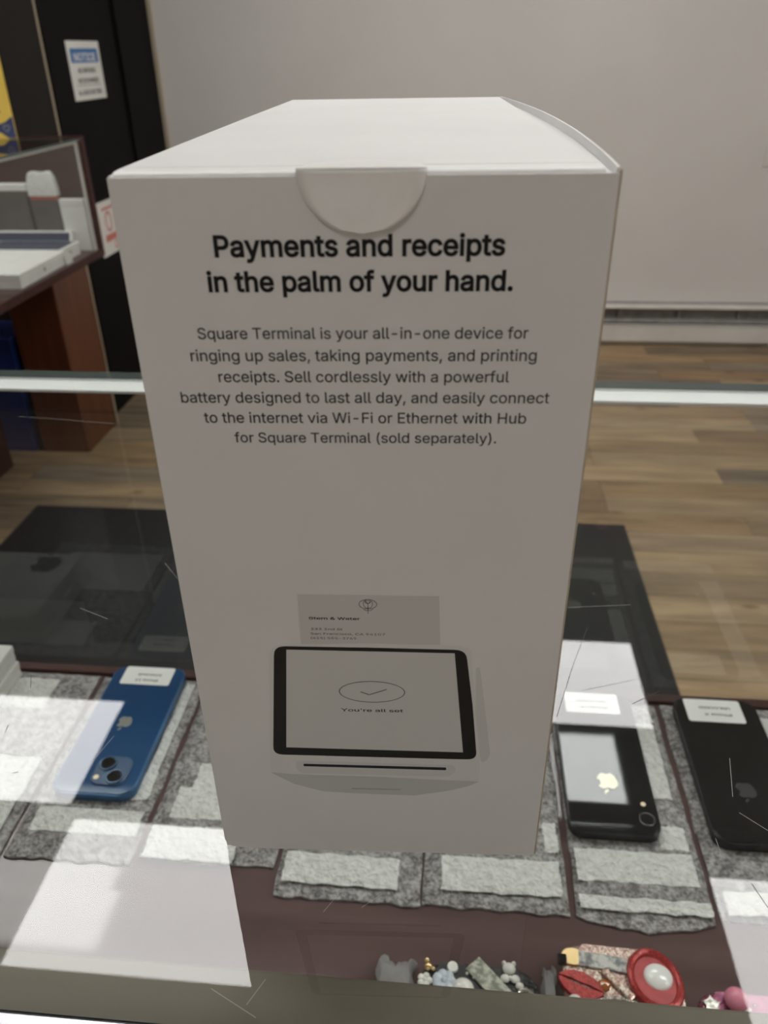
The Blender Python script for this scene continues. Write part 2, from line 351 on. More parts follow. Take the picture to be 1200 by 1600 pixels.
def rrect(w, h, r, n=6, cx=0, cy=0):
    pts = []
    for qx, qy, a0 in ((1, 1, 0), (-1, 1, 90), (-1, -1, 180), (1, -1, 270)):
        for i in range(n+1):
            a = math.radians(a0+90*i/n)
            pts.append((cx+qx*(w/2-r)+r*math.cos(a), cy+qy*(h/2-r)+r*math.sin(a)))
    return pts
def ellipse(rx, ry, n=40, cx=0, cy=0, rot=0):
    return [(cx+rx*math.cos(2*PI*i/n)*math.cos(rot)-ry*math.sin(2*PI*i/n)*math.sin(rot), cy+rx*math.cos(2*PI*i/n)*math.sin(rot)+ry*math.sin(2*PI*i/n)*math.cos(rot)) for i in range(n)]
import os
try:                                                                 # Blender's own interface typeface
    FONT = bpy.data.fonts.load(os.path.join(bpy.utils.system_resource('DATAFILES', path='fonts'), 'Inter.woff2'))
except Exception:
    FONT = None
def nonzero_fill(loops):
    """flat faces that fill overlapping outlines by winding number, cut into level slabs"""
    E = []
    for L in loops:
        for p, q in zip(L, L[1:]+L[:1]):
            if abs(p[1]-q[1]) > 1e-9: E.append((p, q, 1) if p[1] < q[1] else (q, p, -1))
    ys = {round(p[1], 7) for L in loops for p in L}
    for i, (a, b, _) in enumerate(E):
        for c, d, _2 in E[i+1:]:
            if b[1] <= c[1] or d[1] <= a[1] or max(a[0], b[0]) < min(c[0], d[0]) or max(c[0], d[0]) < min(a[0], b[0]): continue
            rx, ry, sx, sy = b[0]-a[0], b[1]-a[1], d[0]-c[0], d[1]-c[1]
            k = rx*sy-ry*sx
            if abs(k) < 1e-14: continue
            t = ((c[0]-a[0])*sy-(c[1]-a[1])*sx)/k; u = ((c[0]-a[0])*ry-(c[1]-a[1])*rx)/k
            if 0 < t < 1 and 0 < u < 1: ys.add(round(a[1]+t*ry, 7))
    ys = sorted(ys); out = []
    at = lambda e, y: e[0][0]+(e[1][0]-e[0][0])*(y-e[0][1])/(e[1][1]-e[0][1])
    for y0, y1 in zip(ys, ys[1:]):
        if y1-y0 < 1e-7: continue
        ym = (y0+y1)/2
        row = sorted((at(e, ym), e) for e in E if e[0][1] <= ym <= e[1][1])
        w = 0
        for (xm, e), nx in zip(row, row[1:]):
            w += e[2]
            if w: out.append(((at(e, y0), y0), (at(nx[1], y0), y0), (at(nx[1], y1), y1), (at(e, y1), y1)))
    return out
def text_mesh(name, body, m, x0, x1, base, mtx, parent, height=None, bold=0.0, res=5):
    """lettering as a mesh: spans x0..x1 on its base line; mtx carries the flat xy lettering to where it stands"""
    cu = bpy.data.curves.new(name+'_curve', 'FONT'); cu.body = body; cu.size = 1.0; cu.fill_mode = 'NONE'
    cu.resolution_u = res
    if FONT is not None: cu.font = FONT
    t = bpy.data.objects.new(name+'_tmp', cu); COL.objects.link(t)
    dg = bpy.context.evaluated_depsgraph_get(); dg.update()
    me = bpy.data.meshes.new_from_object(t.evaluated_get(dg))
    nxt = {}
    for e in me.edges: nxt.setdefault(e.vertices[0], []).append(e.vertices[1]); nxt.setdefault(e.vertices[1], []).append(e.vertices[0])
    co = [(v.co.x, v.co.y) for v in me.vertices]; seen = set(); loops = []
    for v in range(len(co)):                                         # outlines come as runs of vertices in drawing order
        if v in seen or v not in nxt: continue
        L = [v]; seen.add(v); c = min(nxt[v])
        while c not in seen:
            L.append(c); seen.add(c)
            c = next((q for q in nxt[c] if q not in seen), L[0])
        loops.append([co[i] for i in L])
    bpy.data.meshes.remove(me)
    COL.objects.unlink(t); bpy.data.objects.remove(t); bpy.data.curves.remove(cu)
    if bold and loops:                                               # heavier strokes: push every outline outwards
        ar = lambda L: sum(p[0]*q[1]-q[0]*p[1] for p, q in zip(L, L[1:]+L[:1]))
        sg_ = 1 if max(map(ar, loops), key=abs) > 0 else -1
        for k, L in enumerate(loops):
            L = [p for i, p in enumerate(L) if math.hypot(p[0]-L[i-1][0], p[1]-L[i-1][1]) > 1e-5]; out = []
            for i, p in enumerate(L):
                a, c = L[i-1], L[(i+1) % len(L)]
                u = Vector((p[0]-a[0], p[1]-a[1])).normalized(); v = Vector((c[0]-p[0], c[1]-p[1])).normalized()
                n1, n2 = Vector((u.y, -u.x))*sg_, Vector((v.y, -v.x))*sg_
                n = n1+n2; d2 = max(.35, 1+n1.dot(n2)); n = n/d2
                out.append((p[0]+n.x*bold, p[1]+n.y*bold))
            loops[k] = out
    spans = sorted((min(p[0] for p in L), max(p[0] for p in L), k) for k, L in enumerate(loops))
    groups = []; hi = -1e9
    for lo_, hi_, k in spans:
        if lo_ > hi: groups.append([])
        groups[-1].append(loops[k]); hi = max(hi, hi_)
    xs = [p[0] for L in loops for p in L]; lo, hi = min(xs), max(xs)
    sx = (x1-x0)/(hi-lo); sy = sx if height is None else height/0.727
    bm = bmesh.new()
    for g in groups:
        for q in nonzero_fill(g):
            pts = [mtx @ Vector(((x-lo)*sx+x0, y*sy+base, 0)) for x, y in q]
            pts = [p for i, p in enumerate(pts) if (p-pts[i-1]).length > 1e-9]
            if len(pts) > 2: bm.faces.new([bm.verts.new(p) for p in pts])
    me = bpy.data.meshes.new(name); bm.to_mesh(me); bm.free()
    me.materials.append(m)
    o = bpy.data.objects.new(name, me); COL.objects.link(o); o.parent = parent
    return o

# ------------------------------------------------------------------ the room
XL, XR, YB, YF = -2.6, 2.9, -2.2, 3.528
struct(MB().box(XL, XR, YB, YF+.1, FLOOR_Z-.05, FLOOR_Z).build('floor', M['planks']))
struct(MB().box(XL, XR, YB, YF+.1, CEIL_Z, CEIL_Z+.05).build('ceiling', M['ceiling']))
struct(MB().box(-1.335, XR, YF, YF+.1, FLOOR_Z, CEIL_Z).build('wall_back', M['wall']))
struct(MB().box(XR, XR+.1, YB, YF+.1, FLOOR_Z, CEIL_Z).build('wall_right', M['white_wall']))
struct(MB().box(XL, XR, YB-.1, YB, FLOOR_Z, CEIL_Z).build('wall_front', M['white_wall']))
struct(MB().box(XL-.1, XL, YB-.1, 2.6, FLOOR_Z, CEIL_Z).build('wall_left', M['white_wall']))
# black panelled door leaf in the return wall, with its frame; tan corner bead where the grey wall begins
b = MB()
b.box(-1.335, -1.287, 2.478, 3.522, FLOOR_Z, CEIL_Z)
struct(b.build('wall_return', M['black_door']))
d = MB().box(-1.2868, -1.2835, 2.49, 3.14, FLOOR_Z+.005, 1.1)
for z0, z1 in ((-.9, -.30), (-.22, .31), (.40, 1.02)):
    d.box(-1.2836, -1.2805, 2.56, 3.07, z0, z1, .0012)
struct(d.build('door_1', M['black_door']))
struct(MB().box(-1.2868, -1.275, 3.16, 3.522, FLOOR_Z, CEIL_Z).build('trim_1', M['black_door']))
struct(MB().box(-1.2748, -1.262, 3.510, 3.527, FLOOR_Z, CEIL_Z).build('trim_2', M['tan_trim']))
struct(MB().box(XL, -1.336, 2.478, 2.58, FLOOR_Z, CEIL_Z).build('wall_alcove', M['pillar_wood']))
# wood clad pillar
pl = struct(MB().box(-1.415, -1.25, 2.217, 2.475, -.30, CEIL_Z, .002).build('pillar', M['pillar_wood']))
MB().box(-1.415, -1.25, 2.217, 2.475, FLOOR_Z, -.3005, .002).build('lit_lower_part', M['lit_pillar_wood'], pl)  # same pillar lower down, its light put into a redder, brighter colour
MB().box(-1.2505, -1.247, 2.468, 2.476, FLOOR_Z, CEIL_Z).build('edge_trim', M['tan_trim'], pl)

# baseboard heater along the back wall
hh = thing('baseboard_heater', 'long white baseboard heater with dark open slot along the grey wall', 'heater', (0, 0, FLOOR_Z))
def at(mb, name, m, parent, **k): return mb.build(name, m, parent, **k)
at(MB().box(-1.2, XR-.02, 3.520, 3.527, .0, .19), 'back_plate', M['heater_dark'], hh)
at(MB().box(-1.2, XR-.02, 3.470, 3.5275, .172, .182, .002), 'top_lip', M['trim_white'], hh)
b = MB(); b.box(-1.2, XR-.02, 3.462, 3.468, .024, .098, .001).box(-1.2, XR-.02, 3.462, 3.480, .092, .100, .002)
at(b, 'front_cover', M['trim_white'], hh)
at(MB().box(-1.2, XR-.02, 3.485, 3.50, .004, .020), 'foot_strip', M['trim_white'], hh)
at(MB().box(-1.2, XR-.02, 3.480, 3.519, .105, .120, .002), 'fin_pipe', M['heater_dark'], hh)
for i in range(15):
    x = -1.1+i*.2655
    at(MB().box(x, x+.008, 3.495, 3.520, .0, .172, .001), 'bracket', M['heater_dark'], hh)
# wall plate
wp = thing('wall_plate', 'small grey electrical plate on the grey wall near the right edge', 'wall plate', (1.312, 3.52, -.163))
MB().box(-.042, .042, .002, .0079, -.047, .047, .002).build('plate', M['wall'], wp)
MB().box(-.012, .012, -.004, .002, -.02, .02, .002).build('toggle', M['trim_white'], wp)

# ceiling lights: six flat panels
def ceiling_light(x0, y0, label, w=.92, d=.46):
    t = thing('ceiling_light', label, 'ceiling light', (x0+w/2, y0+d/2, CEIL_Z), 0, 'ceiling light panels')
    f = MB()
    for q in ((-w/2-.018, w/2+.018, -d/2-.018, -d/2), (-w/2-.018, w/2+.018, d/2, d/2+.018), (-w/2-.018, -w/2, -d/2, d/2), (w/2, w/2+.018, -d/2, d/2)):
        f.box(*q, -.014, -.0005)
    f.build('frame', M['white_metal'], t)
    MB().box(-w/2, w/2, -d/2, d/2, -.008, -.001).build('diffuser', M['panel'], t)
    return t
ceiling_light(-2.075, 1.42, 'ceiling panel mirrored in the glass over the blue phone')
ceiling_light(-1.12, .91, 'ceiling panel mirrored in the glass at the bottom left, beside the white box')
ceiling_light(-.172, 1.89, 'ceiling panel mirrored in the glass over the black phone beside the white box')
ceiling_light(.79, .86, 'ceiling panel mirrored at the bottom right edge of the counter glass')
ceiling_light(-.50, -2.0, 'ceiling panel added out of view behind the camera to light the box front', .46, .46)  # unseen panel, added and sized to brighten the box front
ceiling_light(1.65, .0, 'ceiling panel out of view right of the counter')

# black mat on the floor
tag(MB().box(-1.255, .522, .75, 1.833, 0, .008, .003).build('floor_mat', M['mat_black'], loc=(0, 0, FLOOR_Z)), 'large black rubber mat on the plank floor behind the counter glass', 'floor mat')

# ------------------------------------------------------------------ the counter
cx0, cx1 = -.72, .74
ct = thing('display_counter', 'glass topped display counter under the white box, with mahogany shelf inside', 'display counter', (0, 0, FLOOR_Z))
UP = -FLOOR_Z
gt = MB().box(cx0, cx1, -.060, .450, UP-.0065, UP)
gt.use(M['glass']); gt.use(M['glass_edge'])
gt.bm.faces.ensure_lookup_table(); gt.bm.normal_update()
for f in gt.bm.faces: f.material_index = 0 if abs(f.normal.z) > .5 else 1
gt.build('glass_top', None, ct)
fg = MB().box(cx0, cx1, .3768, .3825, UP-.34, UP-.0068)
fg.build('front_glass', M['glass_upright'], ct)
MB().box(cx0, cx1, .4245, .452, UP-.0095, UP-.0068, .0008).build('front_rail', M['rail_white'], ct)
MB().box(cx0, cx1, -.0585, -.0388, UP-.035, UP-.0068, .0012).build('rear_rail', M['rail_wood'], ct)
MB().box(cx0, cx1, -.0655, -.0605, UP-.0125, UP+.0008, .0008).box(cx0, cx1, -.0605, -.0590, UP-.0125, UP-.0068).build('edge_trim', M['steel'], ct)
sh = MB()                                                            # the board rises a little towards the rail
SH = [(-.055, -.290), (.366, -.290), (.366, -.272), (.152, -.272), (-.055, -.2664)]
sh.prism(SH, cx0, cx1, Matrix(((0, 0, 1, 0), (1, 0, 0, 0), (0, 1, 0, UP), (0, 0, 0, 1))))
sh.build('shelf', M['shelf_wood'], ct)
MB().box(cx0, cx1, .3665, .3762, UP-.300, UP-.268, .001).build('shelf_lip', M['case_wood'], ct)
MB().box(cx0, cx1, -.055, .3762, UP-.34, UP-.3005).box(cx0+.04, cx1-.04, -.02, .35, .0, UP-.3401).build('base_cabinet', M['case_wood'], ct)
for x in (cx0, cx1-.006):
    MB().box(x, x+.006, -.030, .376, UP-.2665, UP-.0135).build('end_glass', M['glass_upright'], ct)
# scratches in the glass
def scratch(mb, pts, w=.00025):
    for (x0, y0), (x1, y1) in zip(pts, pts[1:]):
        dx, dy = x1-x0, y1-y0; L = math.hypot(dx, dy) or 1; nx, ny = -dy/L*w/2, dx/L*w/2
        mb.prism([(x0-nx, y0-ny), (x1-nx, y1-ny), (x1+nx, y1+ny), (x0+nx, y0+ny)], UP+.00003, UP+.00006)
SCR_L, SCR_D = [[(-0.0155, -0.0232), (-0.0108, -0.0155)], [(-0.0035, -0.0207), (0.0031, -0.0151)], [(0.0774, 0.0839), (0.1044, 0.0938)], [(-0.114, 0.032), (-0.1126, 0.038), (-0.1111, 0.0442)], [(0.1301, 0.0511), (0.1261, 0.0327)], [(0.1264, 0.0258), (0.1341, 0.0189)], [(0.0736, 0.1415), (0.1096, 0.1466)], [(-0.0445, -0.0494), (-0.0296, -0.0562)], [(-0.0331, -0.053), (-0.0292, -0.0454)], [(0.0616, 0.0556), (0.0652, 0.0603)], [(-0.1313, 0.1664), (-0.1197, 0.1524)], [(-0.3079, 0.3524), (-0.2762, 0.3494), (-0.2302, 0.3438)], [(-0.1606, 0.1249), (-0.1435, 0.1175)], [(0.1152, 0.0143), (0.1154, 0.0093)]], [[(0.0665, 0.0682), (0.0766, 0.1), (0.0865, 0.1276)], [(0.0984, 0.0779), (0.111, 0.0864)], [(-0.158, 0.0683), (-0.1616, 0.0762)], [(-0.156, 0.0425), (-0.1568, 0.0466)], [(-0.1426, 0.0229), (-0.1407, 0.0236)], [(0.1222, -0.0021), (0.1248, -0.0104)]]
for q, m, wd in [(q, 'scratch', .00016) for q in SCR_L]+[(q, 'scratch_dark', .00022) for q in SCR_D]:
    s = MB(); scratch(s, q, wd); s.build('scratch', M[m], ct)

# ------------------------------------------------------------------ the white retail box (local: front face y = 0, mm in the tables)
W2, H, D = .0525, .21489, .27276
bx = thing('product_box', 'tall white cardboard retail box standing on the glass counter', 'box', (0, 0, 0), .05)
# front panel, with one crumpled lower corner, stands as a thin sheet before the body
FZ = Matrix(((1, 0, 0, 0), (0, 0, 1, 0), (0, 1, 0, 0), (0, 0, 0, 1)))     # (x, y, z) -> (x, z, y): flat drawing onto the front
pts = [(-.0525, .2140), (-.0525, .0045), (-.0519, .0022), (-.0500, .0009), (-.0440, .0002), (.0505, .0000), (.0525, .0008), (.0525, .2140)]
MB().prism(pts, .0, .0007, FZ).build('front_panel', M['card'], bx)
MB().box(.05252, .0530, .0001, .0006, .001, .2146).build('raw_edge', M['card_edge'], bx)
# body: left, back, bottom and the right side that bows out towards its top
b = MB()
b.box(-.0524, -.0517, .0007, D, .0005, H-.0006)
b.box(-.0517, .0519, D-.0007, D, .0005, H-.0004)
b.box(-.0517, .0519, .0007, D-.0007, .0005, .0011)
b.build('body', M['card'], bx)
b = MB(); ny, nz = 24, 12
g = []
for i in range(ny+1):
    row = []
    for j in range(nz+1):
        u, v = i/ny, j/nz
        bow = .0046*math.sin(PI*u**.85)*v**2.2
        row.append((.0519+bow, .0007+u*(D-.0014), .0005+v*(H-.0003+.0008*math.sin(PI*u))))
    g.append(row)
for i in range(ny):
    for j in range(nz):
        pass
vo = [[b.bm.verts.new(Vector(p)+Vector((.0006, 0, 0))) for p in r] for r in g]
vi = [[b.bm.verts.new(p) for p in r] for r in g]
for i in range(ny):
    for j in range(nz):
        b.bm.faces.new((vo[i][j], vo[i+1][j], vo[i+1][j+1], vo[i][j+1])); b.bm.faces.new((vi[i][j], vi[i][j+1], vi[i+1][j+1], vi[i+1][j]))
    b.bm.faces.new((vo[i][nz], vo[i+1][nz], vi[i+1][nz], vi[i][nz])); b.bm.faces.new((vo[i][0], vi[i][0], vi[i+1][0], vo[i+1][0]))
for i in (0, ny):
    for j in range(nz): b.bm.faces.new((vo[i][j], vo[i][j+1], vi[i][j+1], vi[i][j]))
b.build('side_panel', M['card'], bx, smooth=True)
# lid: folds at the front with a rounded edge and runs back; inset from the bowed side
b = MB(); prof = [(.0012, H-.012), (.0012, H-.0020), (.0014, H-.0010), (.0020, H-.0004), (.0030, H-.0001), (.0046, H), (.0086, H+.0001), (.0089, H-.0003), (.0092, H+.0001), (.06, H+.0002), (.16, H+.0002), (D-.001, H)]
lo = []; hi = []
for y, z in prof:
    xr = .0500 + (.0515-.0500)*(y/D)
    lo.append((b.bm.verts.new((-.0519, y, z)), b.bm.verts.new((xr, y, z))))
    hi.append((b.bm.verts.new((-.0519, y+.0004, z-.0005)), b.bm.verts.new((xr, y+.0004, z-.0005))))
for i in range(len(prof)-1):
    b.bm.faces.new((lo[i][0], lo[i][1], lo[i+1][1], lo[i+1][0])); b.bm.faces.new((hi[i][0], hi[i+1][0], hi[i+1][1], hi[i][1]))
    for k in (0, 1): b.bm.faces.new((lo[i][k], lo[i+1][k], hi[i+1][k], hi[i][k]))
b.build('lid', M['card'], bx, smooth=True)
fl = [(.046, .002), (.0519, .002)]+[(.0519+.0044*math.sin(PI*(k/16)**.85), .002+(D-.004)*k/16) for k in range(1, 16)]+[(.0519, D-.002), (.046, D-.002)]
MB().prism(fl, H-.0020, H-.0015).build('dust_flap', M['card'], bx)
# round seal, folded over the front edge
b = MB(); R_ = .0134; n = 28
half = [(R_*math.cos(PI+PI*i/n), .2154+R_*.92*math.sin(PI+PI*i/n)) for i in range(n+1)]
rows = 14                                                            # the lower end of the film stands off a little
gr = []
for i in range(rows+1):
    dz = R_*.92*i/rows; hw = R_*math.sqrt(max(0, 1-(i/rows)**2))
    yy = -.0003-.0017*(i/rows)**1.3
    gr.append([b.bm.verts.new((.0003+hw*(-1+2*k/12), yy, .2153-dz)) for k in range(13)])
for i in range(rows-1):
    for k in range(12): b.bm.faces.new((gr[i][k], gr[i][k+1], gr[i+1][k+1], gr[i+1][k]))
b.bm.faces.new(gr[rows-1]+[gr[rows][6]])
for q in gr[rows]:
    if not q.link_faces: b.bm.verts.remove(q)
topd = [(.0003+R_*math.cos(PI*i/n), -.0003+R_*math.sin(PI*i/n)) for i in range(n+1)]
b.prism(topd, .21515+.0002, .21515+.00035)
sl = b.build('round_seal', M['seal'], bx, smooth=True); md = sl.modifiers.new('thickness', 'SOLIDIFY'); md.thickness = .00015
# print
EPS = -.00008
def fm(dy): return Matrix(((1, 0, 0, 0), (0, 0, 1, dy), (0, 1, 0, 0), (0, 0, 0, 1)))
TEXT = [
  ('Payments and receipts', -31.82, 30.43, 198.11),
  ('in the palm of your hand.', -34.17, 32.56, 190.63),
  ('Square Terminal is your all-in-one device for', -37.93, 36.7, 179.87),
  ('ringing up sales, taking payments, and printing', -40.28, 38.98, 174.63),
  ('receipts. Sell cordlessly with a powerful', -34.39, 33.1, 169.51),
  ('battery designed to last all day, and easily connect', -44.01, 42.74, 164.33),
  ('to the internet via Wi-Fi or Ethernet with Hub', -39.15, 37.78, 159.16),
  ('for Square Terminal (sold separately).', -32.33, 31.05, 153.97)]
for i, (t, x0, x1, z) in enumerate(TEXT):
    head = i < 2
    o = text_mesh('headline_text' if head else 'body_text', t, M['ink_black'] if head else M['ink_grey'], x0/1000, x1/1000, z/1000, fm(-.00012), bx,
                  bold=.024 if head else .006)
def flat(name, pts, m, parent, lvl, smooth=0):
    """one printed colour field on the front, lvl counts ink layers"""
    p = [(x/1000, z/1000) for x, z in pts]
    return MB().prism(p, -.00004-.00003*lvl, -.00002-.00003*lvl, FZ).build(name, m, parent)
def rounded(pts, r, n=5):
    out = []; N = len(pts)
    for i in range(N):
        a, p, c = Vector(pts[i-1]), Vector(pts[i]), Vector(pts[(i+1) % N])
        u = (a-p).normalized(); v = (c-p).normalized()
        k = min(r, (a-p).length*.45, (c-p).length*.45)
        s0, s1 = p+u*k, p+v*k
        for j in range(n+1):
            t = j/n; q = s0*(1-t)**2+p*2*t*(1-t)+s1*t*t; out.append((q.x, q.y))
    return out
pic = flat('terminal_picture', rounded([(-29.96, 87.12), (-27.9, 90.3), (-1.25, 91.39), (25.07, 90.92), (27.7, 89.9), (30.03, 66.74), (32.23, 46.57), (32.48, 35.79), (25.46, 31.61), (11.84, 28.65), (-5.39, 28.96), (-17.46, 29.69), (-26.76, 32.91), (-33.83, 37.99), (-33.18, 48.19)], 2.2), M['ink_body'], bx, 1)
flat('underside_print', [(-33.83, 37.99), (-26.44, 37.37), (-0.05, 36.97), (23.63, 36.0), (32.48, 35.79), (28.79, 33.46), (22.07, 31.0), (11.84, 28.65), (-5.39, 28.96), (-17.46, 29.69), (-26.76, 32.91)], M['ink_under'], pic, 2)
flat('bezel_print', rounded([(-32.3, 46.1), (-28.3, 89.9), (-0.53, 89.85), (26.3, 89.5), (28.99, 68.85), (31.3, 45.6), (-1.55, 45.82)], 3.2), M['ink_bezel'], pic, 2)
flat('screen_print', [(-24.83, 88.7), (23.13, 88.26), (26.88, 48.75), (-27.9, 49.4)], M['ink_screen'], pic, 3)
flat('recess_print', rounded([(-25.15, 43.46), (-1.61, 43.2), (24.27, 42.79), (25.16, 41.02), (23.17, 37.69), (-1.73, 37.77), (-24.26, 37.92), (-25.77, 40.67)], 1.5), M['ink_recess'], pic, 2)
flat('card_slot_print', [(-22.87, 42.21), (21.8, 41.88), (21.99, 41.04), (21.66, 40.67), (-22.94, 41.12), (-23.08, 41.6)], M['ink_slot'], pic, 3)
flat('side_grip_print', rounded([(29.4, 82.83), (30.52, 83.15), (32.52, 68.94), (35.28, 48.06), (34.59, 45.47), (32.84, 44.23), (32.23, 46.57), (30.03, 66.74)], .8), M['ink_recess'], pic, 0)
flat('groove_print', [(-8.06, 31.51), (7.55, 31.52), (7.55, 31.14), (-8.08, 31.01)], M['ink_mid'], pic, 3)
o = ellipse(9.75, 4.2, 48, -.69, 73.1); i_ = ellipse(9.5, 3.98, 48, -.69, 73.1)
def band(outer, inner, name, m, parent, lvl):
    b = MB(); y = -.00004-.00003*lvl; n = len(outer)
    A = [b.bm.verts.new((x/1000, y, z/1000)) for x, z in outer]; B = [b.bm.verts.new((x/1000, y, z/1000)) for x, z in inner]
    for k in range(n): b.bm.faces.new((A[k], A[(k+1) % n], B[(k+1) % n], B[k]))
    return b.build(name, m, parent)
def stroke(pts, w, name, m, parent, lvl, mb=None):
    b = mb or MB()
    for (x0, y0), (x1, y1) in zip(pts, pts[1:]):
        dx, dy = x1-x0, y1-y0; L = math.hypot(dx, dy); nx, ny = -dy/L*w/2, dx/L*w/2
        b.prism([((x0-nx)/1000, (y0-ny)/1000), ((x1-nx)/1000, (y1-ny)/1000), ((x1+nx)/1000, (y1+ny)/1000), ((x0+nx)/1000, (y0+ny)/1000)], -.00004-.00003*lvl, -.00002-.00003*lvl, FZ)
    return b if mb else b.build(name, m, parent)
band(o, i_, 'circle_print', M['ink_bezel'], pic, 4)
stroke([(-4.07, 73.06), (-1.5, 71.95), (3.66, 74.18)], .26, 'tick_print', M['ink_bezel'], pic, 4)
text_mesh('screen_text', "You're all set", M['ink_bezel'], -.01016, .00849, .06515, fm(-.00016), pic, height=.00165, bold=.012)
rc = flat('receipt_picture', [(-20.38, 108.25), (18.34, 108.2), (19.0, 91.19), (-20.48, 90.74)], M['ink_receipt'], bx, 0)
text_mesh('receipt_text', 'Stem & Water', M['ink_bezel'], -.01771, -.00342, .0997, fm(-.0001), rc, height=.00125, bold=.014)
for t, x0, x1, z in (('333 2nd St', -17.4, -8.48, 95.95), ('San Francisco, CA 94107', -17.51, 3.48, 94.3), ('(415) 555-3769', -17.52, -4.68, 92.75)):
    text_mesh('receipt_text', t, M['ink_grey'], x0/1000, x1/1000, z/1000, fm(-.0001), rc, height=.00105)
b = MB()
cxl, czl = -1.08, 105.18
for rx, rz, ox, oz in ((2.45, 1.62, 0, 0), (1.25, 1.5, 0, .1), (.7, .45, 0, .75)):
    stroke([(cxl+ox+rx*math.cos(2*PI*k/24), czl+oz+rz*math.sin(2*PI*k/24)) for k in range(25)], .13, '', None, None, 2, b)
stroke([(-1.08, 105.6), (-1.1, 101.95)], .13, '', None, None, 2, b)
stroke([(-2.36, 103.5), (-1.6, 102.95), (-1.1, 103.1), (-.55, 102.95), (.27, 103.5)], .13, '', None, None, 2, b)
stroke([(-2.0, 106.2), (-1.08, 105.3), (-.2, 106.2)], .11, '', None, None, 2, b)
b.build('flower_logo_print', M['ink_grey'], rc)

# ------------------------------------------------------------------ bubble pouches on the shelf
SZ = -.272                                                          # top of the shelf
def sheet(x0, x1, y0, y1, z, th, nx=26, ny=34, amp=.0007, edge=.0016, sd=0, sag=None):
    """a lumpy sheet with wavy edges and real thickness"""
    b = MB(); top = []; bot = []
    for i in range(nx+1):
        rt_, rb = [], []
        for j in range(ny+1):
            u, v = i/nx, j/ny
            wx = noise.noise(Vector((sd+3.1, v*9, 1.7)))*edge*(2*abs(u-.5))**3
            wy = noise.noise(Vector((u*9, sd+5.3, 4.1)))*edge*1.6*(2*abs(v-.5))**3
            x = x0+(x1-x0)*u+wx; y = y0+(y1-y0)*v+wy
            if sag: y += sag(u)*(1-v)
            e = min(1, min(u, 1-u, v, 1-v)*9)
            h = th*(.35+.65*e**.5)+amp*e*(.5+noise.noise(Vector((x*130+sd, y*130, sd)))*.9)
            rt_.append(b.bm.verts.new((x, y, z+max(h, .0006)))); rb.append(b.bm.verts.new((x, y, z)))
        top.append(rt_); bot.append(rb)
    for i in range(nx):
        for j in range(ny):
            b.bm.faces.new((top[i][j], top[i+1][j], top[i+1][j+1], top[i][j+1])); b.bm.faces.new((bot[i][j], bot[i][j+1], bot[i+1][j+1], bot[i+1][j]))
    for i in range(nx):
        b.bm.faces.new((top[i][0], bot[i][0], bot[i+1][0], top[i+1][0])); b.bm.faces.new((top[i][ny], top[i+1][ny], bot[i+1][ny], bot[i][ny]))
    for j in range(ny):
        b.bm.faces.new((top[0][j], top[0][j+1], bot[0][j+1], bot[0][j])); b.bm.faces.new((top[nx][j], bot[nx][j], bot[nx][j+1], top[nx][j+1]))
    return b
PG = 'bubble pouches on the shelf'
PT = .0052
def pouch(label, x0, x1, y0, y1, sd, patches, sag=None, m='bubble'):
    t = thing('bubble_pouch', label, 'bubble wrap pouch', ((x0+x1)/2, (y0+y1)/2, SZ+.0001), 0, PG)
    ox, oy = -(x0+x1)/2, -(y0+y1)/2
    sheet(x0+ox, x1+ox, y0+oy, y1+oy, 0, PT, sd=sd, sag=sag).build('pouch', M[m], t, smooth=True)
    for k, (a, c, e, f) in enumerate(patches):
        sheet(a+ox, c+ox, e+oy, f+oy, PT+.0002, .0009, 14, 14, .0004, .0012, sd+k*3.3+1).build('film_patch', M['foam'], t, smooth=True)
    return t
pouch('pale bubble pouch left of the blue phone, under the two white boxes', -.445, -.303, .165, .364, 1, [(-.44, -.337, .315, .352), (-.42, -.31, .19, .26)])
pouch('bubble pouch beneath the blue phone', -.2985, -.2025, .172, .3635, 2, [(-.2175, -.209, .238, .355), (-.232, -.208, .225, .252), (-.289, -.206, .192, .214)])
pouch('empty bubble pouch between the blue phone and the white box', -.1985, -.098, .178, .362, 3, [(-.186, -.12, .211, .240), (-.176, -.12, .236, .264), (-.195, -.128, .176, .203)])
pouch('bubble pouch below the left half of the white box', -.0945, .008, .157, .362, 4, [(-.090, -.008, .165, .189), (-.085, -.01, .21, .32)])
pouch('bubble pouch below the right half of the white box', .0095, .1095, .158, .362, 5, [(.0225, .1055, .168, .195), (.096, .106, .203, .228)])
pouch('bubble pouch beneath the black phone that wears the bright logo', .1145, .206, .158, .362, 6, [(.180, .198, .257, .335), (.180, .2, .212, .232), (.1175, .2005, .183, .2085), (.1165, .2045, .1615, .1715)], sag=lambda u: -.007*math.sin(PI*u))
pouch('bubble pouch at the right under the black phone cut by the frame edge', .2105, .315, .162, .3635, 7, [(.29, .31, .2, .35), (.215, .31, .165, .182)])

